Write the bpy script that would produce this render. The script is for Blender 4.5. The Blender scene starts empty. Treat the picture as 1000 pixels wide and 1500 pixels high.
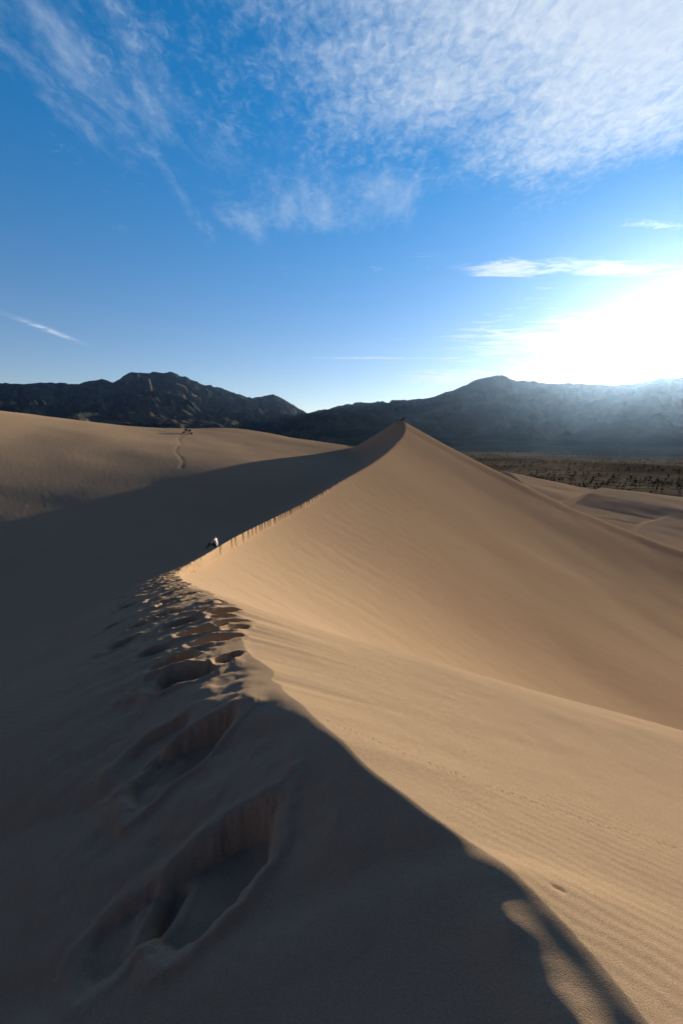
import bpy, math, numpy as np
from mathutils import Vector, Matrix
scene=bpy.context.scene
SUN_AZ=math.radians(35.6); SUN_EL=math.radians(8.2)
# ---------- noise
def _h(ix,iy,seed):
    n=(ix.astype(np.int64)*374761393+iy.astype(np.int64)*668265263+seed*1442695041)&0xffffffff
    n=((n^(n>>13))*1274126177)&0xffffffff
    n=n^(n>>16)
    return (n&0xffff)/65535.0
def vnoise(x,y,seed=0):
    ix=np.floor(x); iy=np.floor(y); fx=x-ix; fy=y-iy
    u=fx*fx*fx*(fx*(fx*6-15)+10); v=fy*fy*fy*(fy*(fy*6-15)+10)
    a=_h(ix,iy,seed);b=_h(ix+1,iy,seed);c=_h(ix,iy+1,seed);d=_h(ix+1,iy+1,seed)
    return (a*(1-u)+b*u)*(1-v)+(c*(1-u)+d*u)*v*1.0
def fbm(x,y,oct=4,seed=0,gain=.5):
    s=0;a=1;t=0
    for i in range(oct):
        s=s+a*vnoise(x*(2**i)+i*17.3,y*(2**i)-i*9.1,seed+i); t+=a; a*=gain
    return s/t*2-1
def sstep(a,b,x):
    t=np.clip((x-a)/(b-a),0,1); return t*t*(3-2*t)
def smax(a,b,k): return .5*(a+b+np.sqrt((a-b)**2+k*k))
def hermite(xs,ys,x):
    xs=np.array(xs,float); ys=np.array(ys,float)
    d=np.diff(ys)/np.diff(xs); m=np.zeros_like(ys); m[0]=d[0]; m[-1]=d[-1]
    h=np.diff(xs); m[1:-1]=(d[:-1]*h[1:]+d[1:]*h[:-1])/(h[1:]+h[:-1])
    i=np.clip(np.searchsorted(xs,x)-1,0,len(xs)-2); t=(x-xs[i])/h[i]
    t=np.clip(t,0,1)
    return ((2*t**3-3*t**2+1)*ys[i]+(t**3-2*t**2+t)*h[i]*m[i]+(-2*t**3+3*t**2)*ys[i+1]+(t**3-t**2)*h[i]*m[i+1])
def tps(P):
    P=np.array(P,float); n=len(P); X=P[:,:2]/100.
    def U(r2): return r2*np.log(r2+1e-9)
    K=U(((X[:,None]-X[None])**2).sum(-1))+np.eye(n)*1e-3
    A=np.zeros((n+3,n+3)); A[:n,:n]=K; A[:n,n]=1; A[:n,n+1:]=X; A[n,:n]=1; A[n+1:,:n]=X.T
    w=np.linalg.solve(A,np.r_[P[:,2],0,0,0])
    def f(x,y):
        x=x/100.;y=y/100.; s=w[n]+w[n+1]*x+w[n+2]*y
        for i in range(n): s=s+w[i]*U((x-X[i,0])**2+(y-X[i,1])**2)
        return s
    return f
def polydist(x,y,pts):
    best=np.full(x.shape,1e18); sd=np.zeros(x.shape); zz=np.zeros(x.shape)
    for (a,b) in zip(pts[:-1],pts[1:]):
        dx,dy=b[0]-a[0],b[1]-a[1]; L2=dx*dx+dy*dy
        t=np.clip(((x-a[0])*dx+(y-a[1])*dy)/L2,0,1)
        qx=x-a[0]-t*dx; qy=y-a[1]-t*dy; d=qx*qx+qy*qy
        m=d<best
        best=np.where(m,d,best); sd=np.where(m,np.sign(dx*qy-dy*qx),sd); zz=np.where(m,a[2]+t*(b[2]-a[2]),zz)
    return np.sqrt(best),sd,zz
# ---------- main crest, metres (x east, y north, z up; eye level of the walker = 0)
C=[(9,-60,-14),(4.5,-20,-4),(2.4,-6,-2.0),(1.45,-1,-1.66),(1.02,.5,-1.6),
(.816,1.005,-1.592),(.778,1.12,-1.596),(.694,1.3,-1.598),(.609,1.45,-1.602),(.52,1.58,-1.634),(.408,1.7,-1.64),(.284,1.86,-1.65),(.138,2.05,-1.663),(0,2.27,-1.673),(-.168,2.55,-1.717),(-.32,2.8,-1.76),(-.486,3.15,-1.841),(-.632,3.5,-1.905),(-.807,3.9,-1.975),(-.96,4.5,-2.064),(-1.28,5.4,-2.232),(-1.902,6.8,-2.552),(-2.892,8.8,-3.057),(-4.396,12,-3.876),(-6.288,17,-5.161),(-7.725,25,-6.669),(-8.511,37,-8.117),(-7.467,49,-8.841),(-4.695,62,-8.802),(0,80,-7.714),(7.8,104,-5.4),(15.4,130,-1.9),(20.6,150,2.2),(21.5,162,5.4),
(19,172,4.6),(12,195,-4),(2,240,-24),(-10,320,-55),(-10,2000,-90)]
cyA=[p[1] for p in C]; cxA=[p[0] for p in C]; czA=[p[2] for p in C]
def crest(y):
    yy=np.clip(y,-60,2000)
    return hermite(cyA,cxA,yy),hermite(cyA,czA,yy)
_s=np.linspace(math.asinh(-60),math.asinh(2000),3000); _cx,_cz=crest(np.sinh(_s))
_ds=_s[1]-_s[0]; _k=np.exp(-.5*(np.arange(-200,201)*_ds/.20)**2); _k/=_k.sum()
_cxs=np.convolve(np.pad(_cx,200,'edge'),_k,'valid'); _czs=np.convolve(np.pad(_cz,200,'edge'),_k,'valid')
def crest_s(y):
    s=np.arcsinh(np.clip(y,-60,2000)); return np.interp(s,_s,_cxs),np.interp(s,_s,_czs)
G=[(-105.5,60,3.5),(-105.5,90,5.6),(-102.7,140,7.7),(-97.1,165,6.2),(-89.7,190,3.6),(-73.0,215,2.5),(-51.4,205,3.9),(-23.1,195,0),(0,185,-3.3)]
Lp=G+[(-48,63,-16),(-31,83,-12.5),(-15.5,104,-8.6),(-22,28,-20),(-60,20,-24),(-30,0,-24),(-15,8,-20),(-30,45,-19.5),(-80,40,-20),(-20,75,-15),(0,130,-9)]
LT=tps(Lp)
R2=[
 ([(202,600,-40.8),(185.9,500,-39.9),(162.7,400,-42.8),(133.4,320,-47.9)],.19),
 ([(211.9,370,-40.7),(177.6,325,-39.7),(152,295,-43.2),(135.4,265,-44.5),(130.2,230,-46.9)],.13),
 ([(232.6,300,-49.5),(168,250,-48.2),(140.3,215,-48.9)],.12),
]
def footprints():
    F=[(-.55,1.84,.34,.17,.14,.66),(-.95,1.70,.24,.13,.06,.7),(-.98,2.58,.36,.14,.12,.63),(-1.25,2.75,.28,.12,.06,.8),(-1.36,3.55,.33,.15,.15,.2),(-1.5,3.9,.24,.12,.11,.1),(-1.25,4.3,.26,.13,.13,.3),(-1.55,4.75,.28,.13,.13,.2),(-1.95,4.4,.2,.12,.08,.2),(-1.3,5.0,.2,.1,.1,.2),(-1.02,3.75,.16,.08,.07,.9),(-1.15,4.75,.17,.08,.08,.8)]
    rng=np.random.RandomState(5); y=5.3; s=1
    while y<158:
        cx,cz=crest(np.array([y])) 
        off=.55+.25*s+rng.uniform(-.15,.15) if y<22 else .22+.17*s+rng.uniform(-.1,.14)
        k=rng.uniform(.7,1.2)
        F.append((cx[0]-off,y,.23*k,.13*k,.13*k if y<22 else .055*k,rng.uniform(-.3,.8)))
        if y<24:
            F.append((cx[0]-off-rng.uniform(.25,.8),y+rng.uniform(-.4,.4),.2*k,.12,.10,rng.uniform(-.3,.8)))
            F.append((cx[0]-rng.uniform(.0,.3),y+rng.uniform(-.3,.3),.18,.10,.08,rng.uniform(-.3,.8)))
        y+=rng.uniform(.35,.68) if y<22 else rng.uniform(.45,1.5); s=-s
    return F
FP=footprints()
kY=[-20,2,5,9,14,22,50,170,300]; kV=[.40,.30,.28,.32,.40,.47,.54,.56,.56]
def height(x,y,prints=True):
    cx0,cz=crest(y)
    near=sstep(3.2,4.5,y)*(1-.85*sstep(12,24,y))*(1-sstep(150,165,y))
    w1=sstep(1.3,2.2,y)
    jag=.05*fbm(y*1.6,y*0+3.,3,5)*w1*(1-.7*sstep(14,26,y))+ near*.15*fbm(y*1.5,y*0+7.,2,9)+.09*fbm(y*4.5,y*0+2.,2,15)*sstep(2.6,3.4,y)*(1-sstep(9,14,y))
    r=np.sqrt(x*x+y*y)
    d0=x-cx0
    d=d0-jag*np.exp(-np.abs(d0)/.7)
    k=hermite(kY,kV,np.clip(y,-20,300))
    A=130.
    dr=np.maximum(d,0)
    cxs,czs=crest_s(y)
    t=sstep(0,1,dr/(.6+.25*np.maximum(y,0)))*(1-sstep(60,120,y))
    dre=dr+(cx0-cxs)*t; cze=cz+(czs-cz)*t
    Pr=A*(1-np.exp(-k*np.maximum(dre,0)/A))
    Rr=cze-Pr + 1.1*fbm(x/45,y/45,3,21)*sstep(4,40,dr)
    Rr=Rr-4.2*np.exp(-((x-30)**2+(y-36)**2)/28.**2)*sstep(6,30,y)
    Rr=Rr+.05*fbm(x/3.+y/9,y/1.6,2,27)*sstep(.5,3,dr)*(1-.6*sstep(20,60,y))
    dl=np.maximum(-d,0)
    kl=np.interp(y,[-20,1,3,6,14,30,200],[.5,.48,.46,.58,.62,.62,.62])
    w=np.interp(y,[0,2.5,3.6,5,14,20,30],[.05,.10,.8,1.2,1.0,.25,.12])
    Pl=kl*(np.sqrt(dl*dl+w*w)-w)
    Sl=cz-Pl + .07*fbm(x/2.2,y/2.2,3,31)*sstep(.3,2.5,dl)*sstep(0,30,40-y)
    Lh=LT(x,y)
    gd,gs,gz=polydist(x,y,G)
    past=np.where(gs>0,gd,0)
    Lh=Lh-.30*np.maximum(past-2,0)-.004*past**1.5+ .5*fbm(x/30,y/30,3,41)*sstep(20,60,r)
    Lh=np.clip(Lh,-58,14)
    kb=np.interp(y,[0,30,160],[2.5,2.5,1.5])
    left=smax(Sl,Lh,kb)
    left=np.where(dl>0,Sl+(left-Sl)*sstep(0,3,dl),Sl)
    h=np.where(d>0,Rr,left)
    base=-62+3.*fbm(x/160,y/160,3,51)
    for q,kr in R2:
        gd,gs,gz=polydist(x,y,q)
        base=smax(base,gz-np.where(gs>0,kr,.52)*gd+.8*fbm(x/25,y/25,2,61)*sstep(0,15,gd),1.2)
    h=smax(h,base,3.)
    h=h-70*sstep(560,820,r)
    h=h+.010*fbm(x/.5,y/.5,3,71)*sstep(.05,.6,np.abs(d))
    h=h+.028*fbm(x/.22,y/.22,3,73)*sstep(.02,.35,dl)*(1-sstep(1.2,2.4,dl))*sstep(1.,2.2,y)*(1-sstep(20,26,y))
    # little swell just below the edge that catches grazing light
    sd_,_,_=polydist(x,y,[(.50,1.38,0),(.55,1.2,0),(.60,1.02,0),(.64,.88,0)])
    h=h+.054*np.exp(-(sd_/.085)**2)*(.7+.6*vnoise(x*7,y*7,77))*(1-sstep(1.08,1.5,y))
    if prints:
        m=np.where((y>-1)&(y<162)&(d<.5)&(d>-2.8)&(r<175))[0]
        mx,my=x[m],y[m]; add=np.zeros(len(m))
        for (fx,fy,a,b,dep,ang) in FP:
            s=np.where((np.abs(my-fy)<1.)&(np.abs(mx-fx)<1.))[0]
            if len(s)==0: continue
            px=mx[s]-fx; py=my[s]-fy
            ca,sa=math.cos(ang),math.sin(ang)
            u=(px*ca+py*sa)/a; v=(-px*sa+py*ca)/b
            v=v/(1.1-.2*np.clip(u,-1,1.2))
            rr=np.sqrt(u*u+v*v)+.42*fbm(mx[s]*4+fy,my[s]*4,5,81)
            hole=-dep*(1-sstep(.70,1.0,rr))*(.35+.65*sstep(-1,.5,u)); rim=dep*.24*np.exp(-((rr-1.2)/.2)**2)*(1-.5*sstep(-.5,1,u))
            add[s]+=hole+rim
        h[m]+=np.clip(add,-.24,.1)
    tr=[(-74,190,0),(-70,180,0),(-53,150,0),(-43,125,0),(-38,105,0)]
    td,ts,tz=polydist(x+1.2*np.sin(y/9)+.8*np.sin(y/3.7),y,tr)
    h=h-.055*np.exp(-(td/.5)**2)*(1.6*vnoise(x/.9,y/.9,91))
    return h
tracks=[]; rng=np.random.RandomState(3)
for P,sp in [([(-.12,2.51),(.38,2.29),(.70,2.2)],.035),([(.77,2.18),(1.28,2.09),(1.89,2.01),(2.6,1.93)],.03)]:
    for a,c in zip(P[:-1],P[1:]):
        L=math.hypot(c[0]-a[0],c[1]-a[1]); n=int(L/sp)
        for i in range(n):
            t=i/n; s=.010*(1 if i%2 else -1)+.015*math.sin(i*.17)
            tracks.append((a[0]+(c[0]-a[0])*t+rng.uniform(-.006,.006),a[1]+(c[1]-a[1])*t+s+rng.uniform(-.006,.006),.009,.006*rng.uniform(.4,1.2)))
for i in range(3): tracks.append((.765+.015*i,1.40-.004*i,.010,.007))
# ---------- terrain grid
th=np.concatenate([np.radians(np.arange(-180,-56,2.)),np.radians(np.arange(-56,56,.095)),np.radians(np.arange(56,180,2.))])
rr=[.25]
while rr[-1]<900:
    r=rr[-1]; rr.append(r*(1+(.0048 if r<25 else .0075)))
rr=np.array(rr)
T,R=np.meshgrid(th,rr); X=(R*np.sin(T)).ravel(); Y=(R*np.cos(T)).ravel()
Z=height(X,Y)
for (ex,ey,er,edp) in tracks:
    r_=math.hypot(ex,ey); i0=max(0,np.searchsorted(rr,r_-er*3))*len(th); i1=np.searchsorted(rr,r_+er*3)*len(th)
    sl=slice(i0,i1); Z[sl]-=edp*np.exp(-np.minimum(((X[sl]-ex)**2+(Y[sl]-ey)**2)/er**2,50))
nr,nt=len(rr),len(th)
def grid_mesh(name,X,Y,Z,nr,nt,wrap):
    co=np.stack([X,Y,Z],1).astype(np.float32)
    idx=np.arange(nr*nt).reshape(nr,nt)
    if wrap: idx=np.concatenate([idx,idx[:,:1]],1)
    q=np.stack([idx[:-1,:-1],idx[:-1,1:],idx[1:,1:],idx[1:,:-1]],-1).reshape(-1,4)[:,::-1]
    me=bpy.data.meshes.new(name)
    me.vertices.add(len(co)); me.vertices.foreach_set('co',co.ravel())
    me.loops.add(q.size); me.loops.foreach_set('vertex_index',q.ravel().astype(np.int32))
    me.polygons.add(len(q)); me.polygons.foreach_set('loop_start',np.arange(0,q.size,4,dtype=np.int32))
    me.polygons.foreach_set('use_smooth',np.ones(len(q),bool))
    me.update(calc_edges=True)
    ob=bpy.data.objects.new(name,me); scene.collection.objects.link(ob); return ob
dunes=grid_mesh('sand_dunes',X,Y,Z,nr,nt,True)
# ---------- materials
def mat(name):
    m=bpy.data.materials.new(name); m.use_nodes=True; nt=m.node_tree
    for n in list(nt.nodes): nt.nodes.remove(n)
    return m,nt
class B:
    def __init__(s,nt): s.nt=nt
    def n(s,t,**k):
        x=s.nt.nodes.new(t)
        for a,b in k.items(): setattr(x,a,b)
        return x
    def l(s,a,b): s.nt.links.new(a,b)
    def put(s,sock,v):
        if isinstance(v,(int,float)): sock.default_value=v
        elif isinstance(v,(tuple,list)):
            sock.default_value=(tuple(v)+(1,)) if (len(v)==3 and len(sock.default_value)==4) else tuple(v)
        else: s.l(v,sock)
    def m(s,op,a,b=None,c=None):
        x=s.n('ShaderNodeMath',operation=op); s.put(x.inputs[0],a)
        if b is not None: s.put(x.inputs[1],b)
        if c is not None: s.put(x.inputs[2],c)
        return x.outputs[0]
    def mix(s,f,a,b,blend='MIX'):
        x=s.n('ShaderNodeMix',data_type='RGBA',blend_type=blend); s.put(x.inputs[0],f); s.put(x.inputs[6],a); s.put(x.inputs[7],b); return x.outputs[2]
    def noise(s,vec,scale,detail=3,rough=.5,dist=0):
        x=s.n('ShaderNodeTexNoise'); s.l(vec,x.inputs['Vector']); x.inputs['Scale'].default_value=scale; x.inputs['Detail'].default_value=detail; x.inputs['Roughness'].default_value=rough; x.inputs['Distortion'].default_value=dist
        return x.outputs['Fac']
    def ramp(s,f,a,b):
        x=s.n('ShaderNodeMapRange',interpolation_type='SMOOTHSTEP'); s.put(x.inputs[0],f); s.put(x.inputs[1],a); s.put(x.inputs[2],b); return x.outputs[0]
    def vscale(s,vec,sc,rot=(0,0,0)):
        x=s.n('ShaderNodeMapping'); s.l(vec,x.inputs[0]); x.inputs['Scale'].default_value=sc; x.inputs['Rotation'].default_value=rot; return x.outputs[0]
m,nt_=mat('sand'); b=B(nt_)
tc=b.n('ShaderNodeTexCoord').outputs['Object']
n1=b.noise(tc,.05,4); n3=b.noise(tc,240,3,.75); n4=b.noise(b.vscale(tc,(.25,1.6,1),(0,0,.5)),1.3,5,.6)
col=b.mix(n1,(.58,.415,.265),(.68,.50,.33))
col=b.mix(b.m('MULTIPLY',n4,.38),col,(.47,.335,.215))
col=b.mix(b.m('MULTIPLY',b.ramp(n3,.38,.70),.65),col,(.29,.215,.15))
wv=b.n('ShaderNodeTexWave',wave_type='BANDS',bands_direction='Y'); b.l(b.vscale(tc,(1,1,1),(0,0,.45)),wv.inputs['Vector'])
wv.inputs['Scale'].default_value=4.5; wv.inputs['Distortion'].default_value=5; wv.inputs['Detail'].default_value=2; wv.inputs['Detail Scale'].default_value=.7
wm=b.ramp(b.noise(tc,.35,2),.36,.64)
hgt=b.m('ADD',b.m('MULTIPLY',b.m('MULTIPLY',wv.outputs['Fac'],wm),.0018),b.m('ADD',b.m('MULTIPLY',n3,.005),b.m('MULTIPLY',b.noise(tc,14,4,.6),.0045)))
bp=b.n('ShaderNodeBump'); bp.inputs['Strength'].default_value=.85; bp.inputs['Distance'].default_value=1.; b.l(hgt,bp.inputs['Height'])
df=b.n('ShaderNodeBsdfDiffuse'); df.inputs['Roughness'].default_value=.5; b.l(col,df.inputs[0]); b.l(bp.outputs[0],df.inputs['Normal'])
o=b.n('ShaderNodeOutputMaterial'); b.l(df.outputs[0],o.inputs[0])
dunes.data.materials.append(m)
# valley
m,nt_=mat('valley_scrub'); b=B(nt_); tc=b.n('ShaderNodeTexCoord').outputs['Object']
n1=b.noise(tc,.004,6,.6); n2=b.noise(tc,.05,5,.65)
col=b.mix(b.ramp(n1,.35,.65),(.07,.06,.046),(.17,.14,.105)); col=b.mix(b.m('MULTIPLY',b.ramp(n2,.46,.62),.85),col,(.045,.045,.035))
df=b.n('ShaderNodeBsdfDiffuse'); b.l(col,df.inputs[0]); o=b.n('ShaderNodeOutputMaterial'); b.l(df.outputs[0],o.inputs[0])
rv=np.concatenate([np.linspace(5,500,6),np.geomspace(520,40000,170)]); tv=np.radians(np.arange(-180,180,.6))
T,R=np.meshgrid(tv,rv); XV=(R*np.sin(T)).ravel(); YV=(R*np.cos(T)).ravel()
def valley(x,y):
    r=np.sqrt(x*x+y*y); return -63+4*fbm(x/300,y/300,4,101)*sstep(400,900,r)-20*(1-sstep(200,500,r))
ZV=valley(XV,YV)
v=grid_mesh('valley_ground',XV,YV,ZV,len(rv),len(tv),True); v.data.materials.append(m)
# distant trees
rng=np.random.RandomState(11); V=[];Fc=[]
N=1900
ca_=rng.uniform(5,58,30000); cr_=430*np.exp(rng.uniform(0,1,30000)*1.9); cxx=cr_*np.sin(np.radians(ca_)); cyy=cr_*np.cos(np.radians(ca_))
hz_=height(cxx,cyy,False); vz_=valley(cxx,cyy)
ok=(hz_<vz_-.5)&(fbm(cxx/120,cyy/120,3,131)+rng.uniform(-.35,.35,30000)>.05)
pts=np.stack([cxx,cyy,vz_],1)[ok][:N]
for x,y,z in pts:
    H=rng.uniform(3,7.5); Wd=H*rng.uniform(.35,.6)
    tr=[(x+.15*math.cos(t),y+.15*math.sin(t),z-.4) for t in (0,2.1,4.2)]+[(x,y,z+H*.9)]
    n0=len(V); V+=tr; Fc+=[(n0,n0+1,n0+3),(n0+1,n0+2,n0+3),(n0+2,n0,n0+3)]
    lob=[(rng.uniform(-.5,.5)*Wd,rng.uniform(-.5,.5)*Wd,rng.uniform(.2,.8)*H,rng.uniform(.35,.6)*Wd) for _ in range(5)]
    for i in range(46):
        l=lob[rng.randint(5)]; dv=rng.normal(size=3); dv/=np.linalg.norm(dv)
        c=np.array([x+l[0],y+l[1],z+l[2]])+dv*l[3]*rng.uniform(.5,1.05); s=rng.uniform(.4,.9)
        n0=len(V)
        for q in range(3): V.append(tuple(c+rng.normal(size=3)*s*.6))
        Fc.append((n0,n0+1,n0+2))
me=bpy.data.meshes.new('distant_trees'); me.from_pydata(V,[],Fc); tro=bpy.data.objects.new('distant_trees',me); scene.collection.objects.link(tro)
m,nt_=mat('pine_foliage'); b=B(nt_); tc=b.n('ShaderNodeTexCoord').outputs['Object']
col=b.mix(b.noise(tc,.3,2),(.025,.035,.02),(.06,.07,.04)); df=b.n('ShaderNodeBsdfDiffuse'); b.l(col,df.inputs[0]); o=b.n('ShaderNodeOutputMaterial'); b.l(df.outputs[0],o.inputs[0]); me.materials.append(m)
# mountains: (azimuth deg, elevation of the crest line in 1/10000)
SKY=[(-63.9,411),(-55.5,569),(-45.5,784),(-36,927),(-32.5,1013),(-30.1,991),(-28.2,1059),(-26.9,1122),(-25.9,1069),(-24.2,1225),(-22.4,1305),(-19.9,1315),(-18.1,1223),(-16.2,1074),(-13.1,938),(-10.7,821),(-9.5,852),(-8.3,897),(-6.3,745),(-4.2,520),(-1.7,607),(1.7,707),(5,747),(8.3,770),(10.7,848),(13.5,1019),(16.2,1195),(17.7,1239),(18.8,1257),(20.7,1125),(23.5,1064),(26.9,1047),(29.5,997),(32.6,1002),(34.3,1052),(35.9,1019),(40.1,877),(49.4,608),(64,317)]
FOOT=[(-64.2,0),(-36.4,211),(-29.2,254),(-23.8,306),(-20.2,246),(-14.1,0),(-10.1,115),(-5.9,404),(-2.5,549),(2.5,607),(8.3,516),(13.3,255),(16.5,0),(21,-100),(64,-60)]
def mountain(name,pts,Rc,r0,base,seed,amp,mt):
    ta=np.radians([p[0] for p in pts]); ea=np.array([p[1] for p in pts])/10000.
    tm=np.radians(np.arange(-62,62,.08)); ns=320; s=np.linspace(0,1.5,ns)
    T,S=np.meshgrid(tm,s)
    rc=np.interp(T,[math.radians(a) for a,_ in Rc],[c for _,c in Rc])
    rad=r0+(rc-r0)*S
    x=(rad*np.sin(T)); y=(rad*np.cos(T))
    e=np.interp(T,ta,ea); H=e*rc-base
    f=np.where(S<1,np.clip(S,0,1)**1.15,1-(S-1)*.9)
    env=sstep(0,.3,S)*(1-sstep(.82,1.04,S))
    wx=x+500*fbm(x/1500,y/1500,3,seed+60); wy=y+500*fbm(x/1500,y/1500,3,seed+70)
    rid=np.abs(fbm(wx/1300,wy/1300,2,seed,.5))*1.7; rid2=np.abs(fbm(wx/430+3,wy/430,4,seed+20,.55))*1.5
    cut=np.clip(1-rid*2.0,0,1)*.62+np.clip(1-rid2*2.0,0,1)*.32
    z=base-30+(H+30)*np.clip(f,0,1)*(1-env*amp*cut)
    z=z+(34*fbm(x/330,y/330,3,seed+40)+18*fbm(x/80,y/80,4,seed+45,.6))*np.clip(S*3,0,1)*(rc/8000)
    ob=grid_mesh(name,x.ravel(),y.ravel(),z.ravel(),ns,len(tm),False); ob.data.materials.append(mt); return ob
m,nt_=mat('mountain_forest'); b=B(nt_); tc=b.n('ShaderNodeTexCoord').outputs['Object']
n1=b.noise(tc,.0012,7,.65); n2=b.noise(tc,.012,5,.7)
col=b.mix(b.ramp(n1,.42,.62),(.018,.03,.028),(.12,.098,.07)); col=b.mix(b.m('MULTIPLY',b.ramp(n2,.42,.6),.65),col,(.014,.022,.022))
bp=b.n('ShaderNodeBump'); bp.inputs['Strength'].default_value=.8; bp.inputs['Distance'].default_value=20.; b.l(n2,bp.inputs['Height'])
df=b.n('ShaderNodeBsdfDiffuse'); b.l(col,df.inputs[0]); b.l(bp.outputs[0],df.inputs['Normal']); o=b.n('ShaderNodeOutputMaterial'); b.l(df.outputs[0],o.inputs[0])
mountain('mountain_range',SKY,[(-60,9500),(-15,10500),(-3,9000),(5,7500),(60,7000)],3600,-60,201,.95,m)
mountain('foothills',FOOT,[(-60,5200),(60,4800)],2600,-62,301,.8,m)
# ---------- haze
bpy.ops.mesh.primitive_cube_add(size=1,location=(0,16000,520)); hz=bpy.context.object; hz.name='atmospheric_haze'; hz.scale=(60000,30000,1400)
m,nt_=mat('haze_air'); b=B(nt_); vs=b.n('ShaderNodeVolumeScatter'); vs.inputs['Color'].default_value=(.36,.60,1,1); vs.inputs['Density'].default_value=1.1e-5; vs.inputs['Anisotropy'].default_value=.8
o=b.n('ShaderNodeOutputMaterial'); b.l(vs.outputs[0],o.inputs['Volume']); hz.data.materials.append(m)
# ---------- people
def simple(name,c,r=.8):
    m,nt_=mat(name); b=B(nt_); tc=b.n('ShaderNodeTexCoord').outputs['Object']
    p=b.n('ShaderNodeBsdfPrincipled'); b.l(b.mix(b.noise(tc,30,3),tuple(v*.8 for v in c),tuple(min(1,v*1.15) for v in c)),p.inputs['Base Color']); p.inputs['Roughness'].default_value=r
    o=b.n('ShaderNodeOutputMaterial'); b.l(p.outputs[0],o.inputs[0]); return m
M_skin=simple('skin',(.45,.28,.2),.55); M_hair=simple('hair',(.05,.035,.025)); M_shoe=simple('shoe',(.06,.05,.05)); M_eye=simple('eye',(.03,.02,.02),.3)
POSE={
'stand':dict(pel=(0,0,.95),sp=(0,.01,1.15),ch=(0,0,1.37),nk=(0,0,1.5),hd=(0,.02,1.6),cr=(0,.0,1.69),sh=(.17,0,1.43),el=(.24,-.03,1.15),wr=(.25,.08,.9),hip=(.1,0,.9),kn=(.11,.04,.5),an=(.12,0,.08),toe=(.14,.17,.04),fd=(0,.15,-.99)),
'sit':dict(pel=(0,0,.12),sp=(0,-.02,.32),ch=(0,.06,.53),nk=(0,.10,.65),hd=(0,.15,.745),cr=(0,.13,.835),sh=(.17,.08,.59),el=(.24,.24,.37),wr=(.13,.45,.44),hip=(.1,.02,.12),kn=(.16,.40,.42),an=(.15,.62,.02),toe=(.17,.79,-.02),fd=(-.5,.8,-.2)),
}
M_pack=simple('backpack_fabric',(.04,.04,.05))
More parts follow.
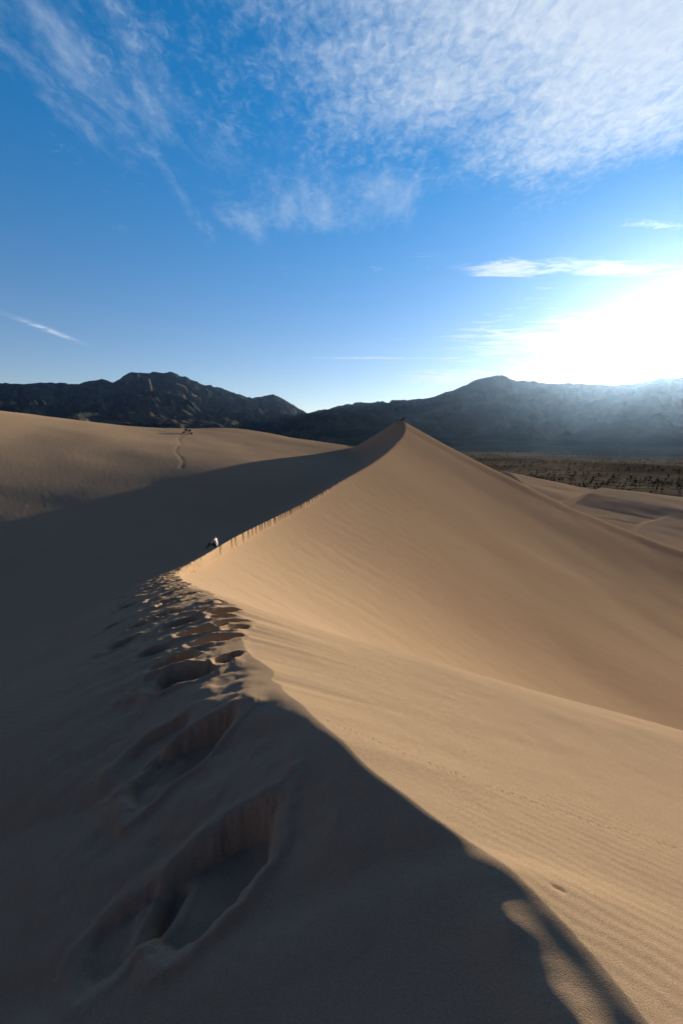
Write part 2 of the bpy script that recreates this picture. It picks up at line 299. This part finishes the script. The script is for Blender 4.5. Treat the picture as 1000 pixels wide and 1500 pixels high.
def person(pose,top,legs,loc,rot,scale=1.,pack=False,coat=1.):
    p=POSE[pose]; vs=[];ed=[];rad=[];tag=[]
    def add(co,r,par,t):
        vs.append(Vector(co)); rad.append(r); 
        if par is not None: ed.append((par,len(vs)-1)); tag.append(t)
        return len(vs)-1
    c=coat
    pel=add(p['pel'],(.15*c,.11*c),None,None); sp=add(p['sp'],(.13*c,.10*c),pel,0); ch=add(p['ch'],(.165*c,.12*c),sp,0); nk=add(p['nk'],(.055,.055),ch,0)
    hd=add(p['hd'],(.085,.095),nk,2); add(p['cr'],(.075,.085),hd,3)
    ends=[]
    for s in (-1,1):
        f=lambda k:(p[k][0]*s,p[k][1],p[k][2])
        sh=add(f('sh'),(.07*c,.07*c),ch,0); el=add(f('el'),(.048*c,.048*c),sh,0); wr=add(f('wr'),(.03,.03),el,0)
        hp=add(f('hip'),(.1,.1),pel,1); kn=add(f('kn'),(.065,.065),hp,1); an=add(f('an'),(.042,.042),kn,1); to=add(f('toe'),(.042,.035),an,4)
        fd=Vector((p['fd'][0]*s,p['fd'][1],p['fd'][2])).normalized(); w=Vector(f('wr')); pm=w+fd*.08
        pi=add(pm,(.032,.018),wr,2)
        ends.append((w,pm,fd,s))
    me=bpy.data.meshes.new('tmp'); me.from_pydata(vs,ed,[]); ob=bpy.data.objects.new('tmp',me); scene.collection.objects.link(ob)
    md=ob.modifiers.new('s','SKIN'); md.use_smooth_shade=True
    for i,r in enumerate(rad): me.skin_vertices[0].data[i].radius=r; me.skin_vertices[0].data[i].use_root=(i==0)
    sb=ob.modifiers.new('d','SUBSURF'); sb.levels=2; sb.render_levels=2
    dg=bpy.context.evaluated_depsgraph_get(); ev=ob.evaluated_get(dg); bm=bpy.data.meshes.new_from_object(ev); bpy.data.objects.remove(ob)
    def segd(q,a,c):
        ab=c-a; t=max(0,min(1,(q-a).dot(ab)/ab.length_squared)); return (q-a-ab*t).length
    for m_ in (top,legs,M_skin,M_hair,M_shoe): bm.materials.append(m_)
    hdv=Vector(p['hd'])
    for f in bm.polygons:
        q=f.center; best=min(range(len(ed)),key=lambda i:segd(q,vs[ed[i][0]],vs[ed[i][1]])-.5*min(rad[ed[i][1]]))
        t=tag[best]
        if t in(2,3) and (q-hdv).length<.25: t=3 if (q.z>hdv.z+.06 or (q.y<hdv.y-.02 and q.z>hdv.z-.06)) else 2
        f.material_index=t; f.use_smooth=True
    body=bpy.data.objects.new('body',bm)
    root=bpy.data.objects.new('hiker',None); scene.collection.objects.link(root); scene.collection.objects.link(body); body.parent=root
    fv=[];fe=[];fr=[]
    for w,pm,fd,s in ends:
        side=Vector((1,0,0)) if abs(fd.x)<.8 else Vector((0,0,1)); side=(side-fd*side.dot(fd)).normalized(); nrm_=fd.cross(side)
        for i,(o_,ln) in enumerate([(-.03,.065),(-.01,.08),(.01,.075),(.03,.055)]):
            a=pm+side*o_*.8-fd*.02; n0=len(fv); fv+=[a,a+fd*.02+side*o_*.2,a+fd*(.02+ln*.5)+nrm_*.006,a+fd*(.02+ln)+nrm_*.025*(1 if fd.z>-.9 else s)]; fe+=[(n0,n0+1),(n0+1,n0+2),(n0+2,n0+3)]; fr+=[.009,.009,.008,.007]
        a=w+fd*.03+side*.02*(-s); n0=len(fv); fv+=[a,a+side*.03*(-s)+fd*.02,a+side*.045*(-s)+fd*.05]; fe+=[(n0,n0+1),(n0+1,n0+2)]; fr+=[.012,.010,.008]
    me=bpy.data.meshes.new('hands'); me.from_pydata(fv,fe,[]); ho=bpy.data.objects.new('fingers',me); scene.collection.objects.link(ho); ho.parent=root
    md=ho.modifiers.new('s','SKIN'); md.use_smooth_shade=True
    for i,r in enumerate(fr): me.skin_vertices[0].data[i].radius=(r,r)
    ho.modifiers.new('d','SUBSURF').levels=1; me.materials.append(M_skin)
    for nm,off,sc,mt in [('eye_left',(-.032,.092,.01),(.012,.008,.008),M_eye),('eye_right',(.032,.092,.01),(.012,.008,.008),M_eye),('nose',(0,.105,-.015),(.013,.018,.022),M_skin),('mouth',(0,.092,-.05),(.024,.008,.006),M_eye),('ear_left',(-.088,0,0),(.012,.02,.03),M_skin),('ear_right',(.088,0,0),(.012,.02,.03),M_skin)]:
        bpy.ops.mesh.primitive_uv_sphere_add(segments=12,ring_count=8,location=(0,0,0)); e=bpy.context.object; e.name=nm; e.scale=sc; e.location=hdv+Vector(off); e.data.materials.append(mt); e.parent=root
    if pack:
        bpy.ops.mesh.primitive_cube_add(size=1,location=(0,0,0)); e=bpy.context.object; e.name='backpack'; e.scale=(.36,.26,.56); e.location=Vector(p['ch'])+Vector((0,-.26,-.06))
        bv=e.modifiers.new('b','BEVEL'); bv.width=.22; bv.segments=4; e.data.materials.append(M_pack); e.parent=root
    root.location=loc; root.rotation_euler=(0,0,rot); root.scale=(scale,)*3
    return root
def gz(x,y): return float(height(np.array([x,x+1e-3]),np.array([y,y]),False)[0])
white=simple('shirt_pale',(.62,.62,.66)); dark=simple('trousers_dark',(.03,.03,.04)); blue=simple('jacket_blue',(.03,.05,.10)); red=simple('jacket_red',(.3,.06,.05)); blk=simple('jacket_black',(.02,.02,.025))
def cxf(y): return float(crest(np.array([y]))[0][0])
x=cxf(31.5)-.5; person('sit',white,dark,(x,31.5,gz(x,31.5)),math.radians(75))
for (ox,y,ps,tp,rt) in [(.0,160.2,'stand',blk,90),(-.5,160.6,'stand',blk,110),(-.95,160.0,'stand',blue,80),(-1.5,160,'sit',white,100)]:
    x=cxf(y)+ox; person(ps,tp,dark,(x,y,gz(x,y)-.03),math.radians(rt),1.12,ps=='stand',1.35)
# group resting just under the brow of the western dune
ys=np.linspace(60,240,3600); hh=height(-.332*ys,ys,False); el=hh/ys
ib=int(np.argmax(el>=el.max()-.012)); yb=float(ys[ib])
for (ox,oy,ps,tp,rt) in [(-.9,0,'stand',blk,90),(-.5,.4,'stand',blk,100),(-.05,0,'stand',blue,-80),(-1.45,.1,'sit',blk,90),(.4,.2,'stand',blk,80),(.85,-.2,'stand',blk,100),(1.35,.0,'sit',blk,80)]:
    x=-.332*yb+ox; y=yb+oy
    person(ps,tp,dark,(x,y,gz(x,y)-.03),math.radians(rt),1.1,True,1.35)
# ---------- sun & world
sd=Vector((math.sin(SUN_AZ)*math.cos(SUN_EL),math.cos(SUN_AZ)*math.cos(SUN_EL),math.sin(SUN_EL)))
L=bpy.data.lights.new('sun','SUN'); L.energy=10; L.angle=math.radians(.5); L.color=(1,.85,.645)
lo=bpy.data.objects.new('sun',L); scene.collection.objects.link(lo); lo.rotation_euler=sd.to_track_quat('Z','Y').to_euler(); lo.location=(0,0,50)
W=bpy.data.worlds.new('World'); scene.world=W; W.use_nodes=True; nt_=W.node_tree
for n in list(nt_.nodes): nt_.nodes.remove(n)
b=B(nt_)
dirv=b.n('ShaderNodeTexCoord').outputs['Generated']
nrm=b.n('ShaderNodeVectorMath',operation='NORMALIZE'); b.l(dirv,nrm.inputs[0]); D=nrm.outputs[0]
sky=b.n('ShaderNodeTexSky',sky_type='NISHITA'); sky.sun_disc=False; sky.sun_elevation=SUN_EL; sky.sun_rotation=SUN_AZ; sky.altitude=2500; sky.air_density=1.; sky.dust_density=.6; sky.ozone_density=2.
sx=b.n('ShaderNodeSeparateXYZ'); b.l(D,sx.inputs[0]); dx,dy,dz=sx.outputs
dzc=b.m('MAXIMUM',dz,.03)
pu=b.m('DIVIDE',dx,dzc); pv=b.m('DIVIDE',dy,dzc)
cb=b.n('ShaderNodeCombineXYZ'); b.l(pu,cb.inputs[0]); b.l(pv,cb.inputs[1]); P=cb.outputs[0]
def blob(cx,cy,rx,ry,rot=0):
    a=b.m('SUBTRACT',pu,cx); c=b.m('SUBTRACT',pv,cy); co,si=math.cos(rot),math.sin(rot)
    u=b.m('DIVIDE',b.m('ADD',b.m('MULTIPLY',a,co),b.m('MULTIPLY',c,si)),rx)
    v=b.m('DIVIDE',b.m('SUBTRACT',b.m('MULTIPLY',c,co),b.m('MULTIPLY',a,si)),ry)
    r2=b.m('ADD',b.m('MULTIPLY',u,u),b.m('MULTIPLY',v,v))
    return b.m('POWER',2.718,b.m('MULTIPLY',r2,-1))
nA=b.noise(P,1.8,6,.6,.4); nB=b.noise(b.vscale(P,(1.4,1,1),(0,0,.6)),20,5,.65,.5); nS=b.noise(b.vscale(P,(4,1.8,1),(0,0,.7)),1.0,7,.62,.35); nF=b.noise(b.vscale(P,(1,2.4,1)),1.8,8,.68,.5)
A=b.m('MULTIPLY',blob(.78,1.1,1.0,.82,.1),1.5)
A=b.ramp(b.m('ADD',A,b.m('ADD',b.m('MULTIPLY',b.m('SUBTRACT',nA,.5),1.7),b.m('MULTIPLY',b.m('SUBTRACT',nB,.5),.9))),.25,1.45)
A=b.m('MULTIPLY',A,b.m('ADD',.62,b.m('MULTIPLY',nB,.6)))
Bc=b.m('MULTIPLY',b.ramp(b.m('ADD',b.m('ADD',b.m('ADD',blob(-.1,2.2,.65,.42,-.3),b.m('MULTIPLY',blob(-.7,1.4,.35,.45),.9)),b.m('MULTIPLY',b.m('SUBTRACT',nB,.5),.5)),b.m('MULTIPLY',b.m('SUBTRACT',nS,.5),2.6)),.4,2.0),.7)
Dm=b.m('ADD',b.m('ADD',b.m('MULTIPLY',blob(1.15,2.95,.75,.16,.05),1.25),b.m('MULTIPLY',blob(1.5,2.38,.25,.06,.1),1.0)),b.m('ADD',b.m('MULTIPLY',blob(2.6,4.9,1.5,1.3),1.4),b.m('MULTIPLY',blob(1.9,8.2,1.,1.4),1.3)))
Dc=b.m('MULTIPLY',b.ramp(b.m('ADD',Dm,b.m('MULTIPLY',b.m('SUBTRACT',nF,.5),3.8)),.5,1.4),b.ramp(Dm,.02,.25))
def seg(x0,y0,x1,y1,w):
    L=math.hypot(x1-x0,y1-y0); return blob((x0+x1)/2,(y0+y1)/2,L/2,w,math.atan2(y1-y0,x1-x0))
ct=b.m('MULTIPLY',b.m('ADD',b.m('MULTIPLY',seg(-2.76,4.14,-2.8,5.0,.05),.8),b.m('MULTIPLY',seg(-.18,6.1,1.03,6.1,.07),.9)),b.ramp(b.noise(P,9,3),.25,.6))
cl=b.m('MINIMUM',b.m('ADD',b.m('ADD',A,Bc),b.m('ADD',Dc,ct)),1)
cl=b.m('MULTIPLY',cl,b.ramp(dz,.03,.10))
dt=b.n('ShaderNodeVectorMath',operation='DOT_PRODUCT'); b.l(D,dt.inputs[0]); dt.inputs[1].default_value=sd
cs=b.m('MAXIMUM',dt.outputs['Value'],0)
glow=b.m('ADD',b.m('ADD',b.m('MULTIPLY',b.m('POWER',cs,4000),14.),b.m('MULTIPLY',b.m('POWER',cs,400),1.8)),b.m('ADD',b.m('MULTIPLY',b.m('POWER',cs,70),.3),b.m('MULTIPLY',b.m('POWER',cs,12),.10)))
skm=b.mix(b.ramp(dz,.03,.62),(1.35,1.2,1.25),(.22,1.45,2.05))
skm=b.mix(b.ramp(dz,.66,.8),skm,(.48,.39,.49))  # sky above the frame retinted and dimmed to set the shadow fill colour
back=b.mix(b.ramp(dy,-.3,.4),(.32,.225,.26),(1,1,1))  # unseen sky behind the camera darkened and tinted to deepen the shadows
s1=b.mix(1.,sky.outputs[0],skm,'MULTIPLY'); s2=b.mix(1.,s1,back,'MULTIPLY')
cloudcol=b.n('ShaderNodeVectorMath',operation='SCALE'); cloudcol.inputs[0].default_value=(5.2,6.1,7.3); b.l(b.m('ADD',1.,b.m('MULTIPLY',glow,2.2)),cloudcol.inputs['Scale'])
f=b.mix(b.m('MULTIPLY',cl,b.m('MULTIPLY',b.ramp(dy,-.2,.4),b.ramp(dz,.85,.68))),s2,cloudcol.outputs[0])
gl=b.n('ShaderNodeVectorMath',operation='SCALE'); gl.inputs[0].default_value=(7,6.4,5.8); b.l(glow,gl.inputs['Scale'])
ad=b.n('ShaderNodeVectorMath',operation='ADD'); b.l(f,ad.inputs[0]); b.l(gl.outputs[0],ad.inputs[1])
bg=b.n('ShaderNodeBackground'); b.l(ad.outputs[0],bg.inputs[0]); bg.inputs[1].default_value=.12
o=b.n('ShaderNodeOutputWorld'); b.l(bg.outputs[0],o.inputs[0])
# ---------- camera
cam=bpy.data.cameras.new('camera'); co=bpy.data.objects.new('camera',cam); scene.collection.objects.link(co); scene.camera=co
cam.lens=16; cam.sensor_width=36; cam.clip_start=.05; cam.clip_end=200000
co.rotation_euler=(math.radians(90-9.37),0,0)
scene.view_settings.view_transform='Standard'; scene.view_settings.look='None'
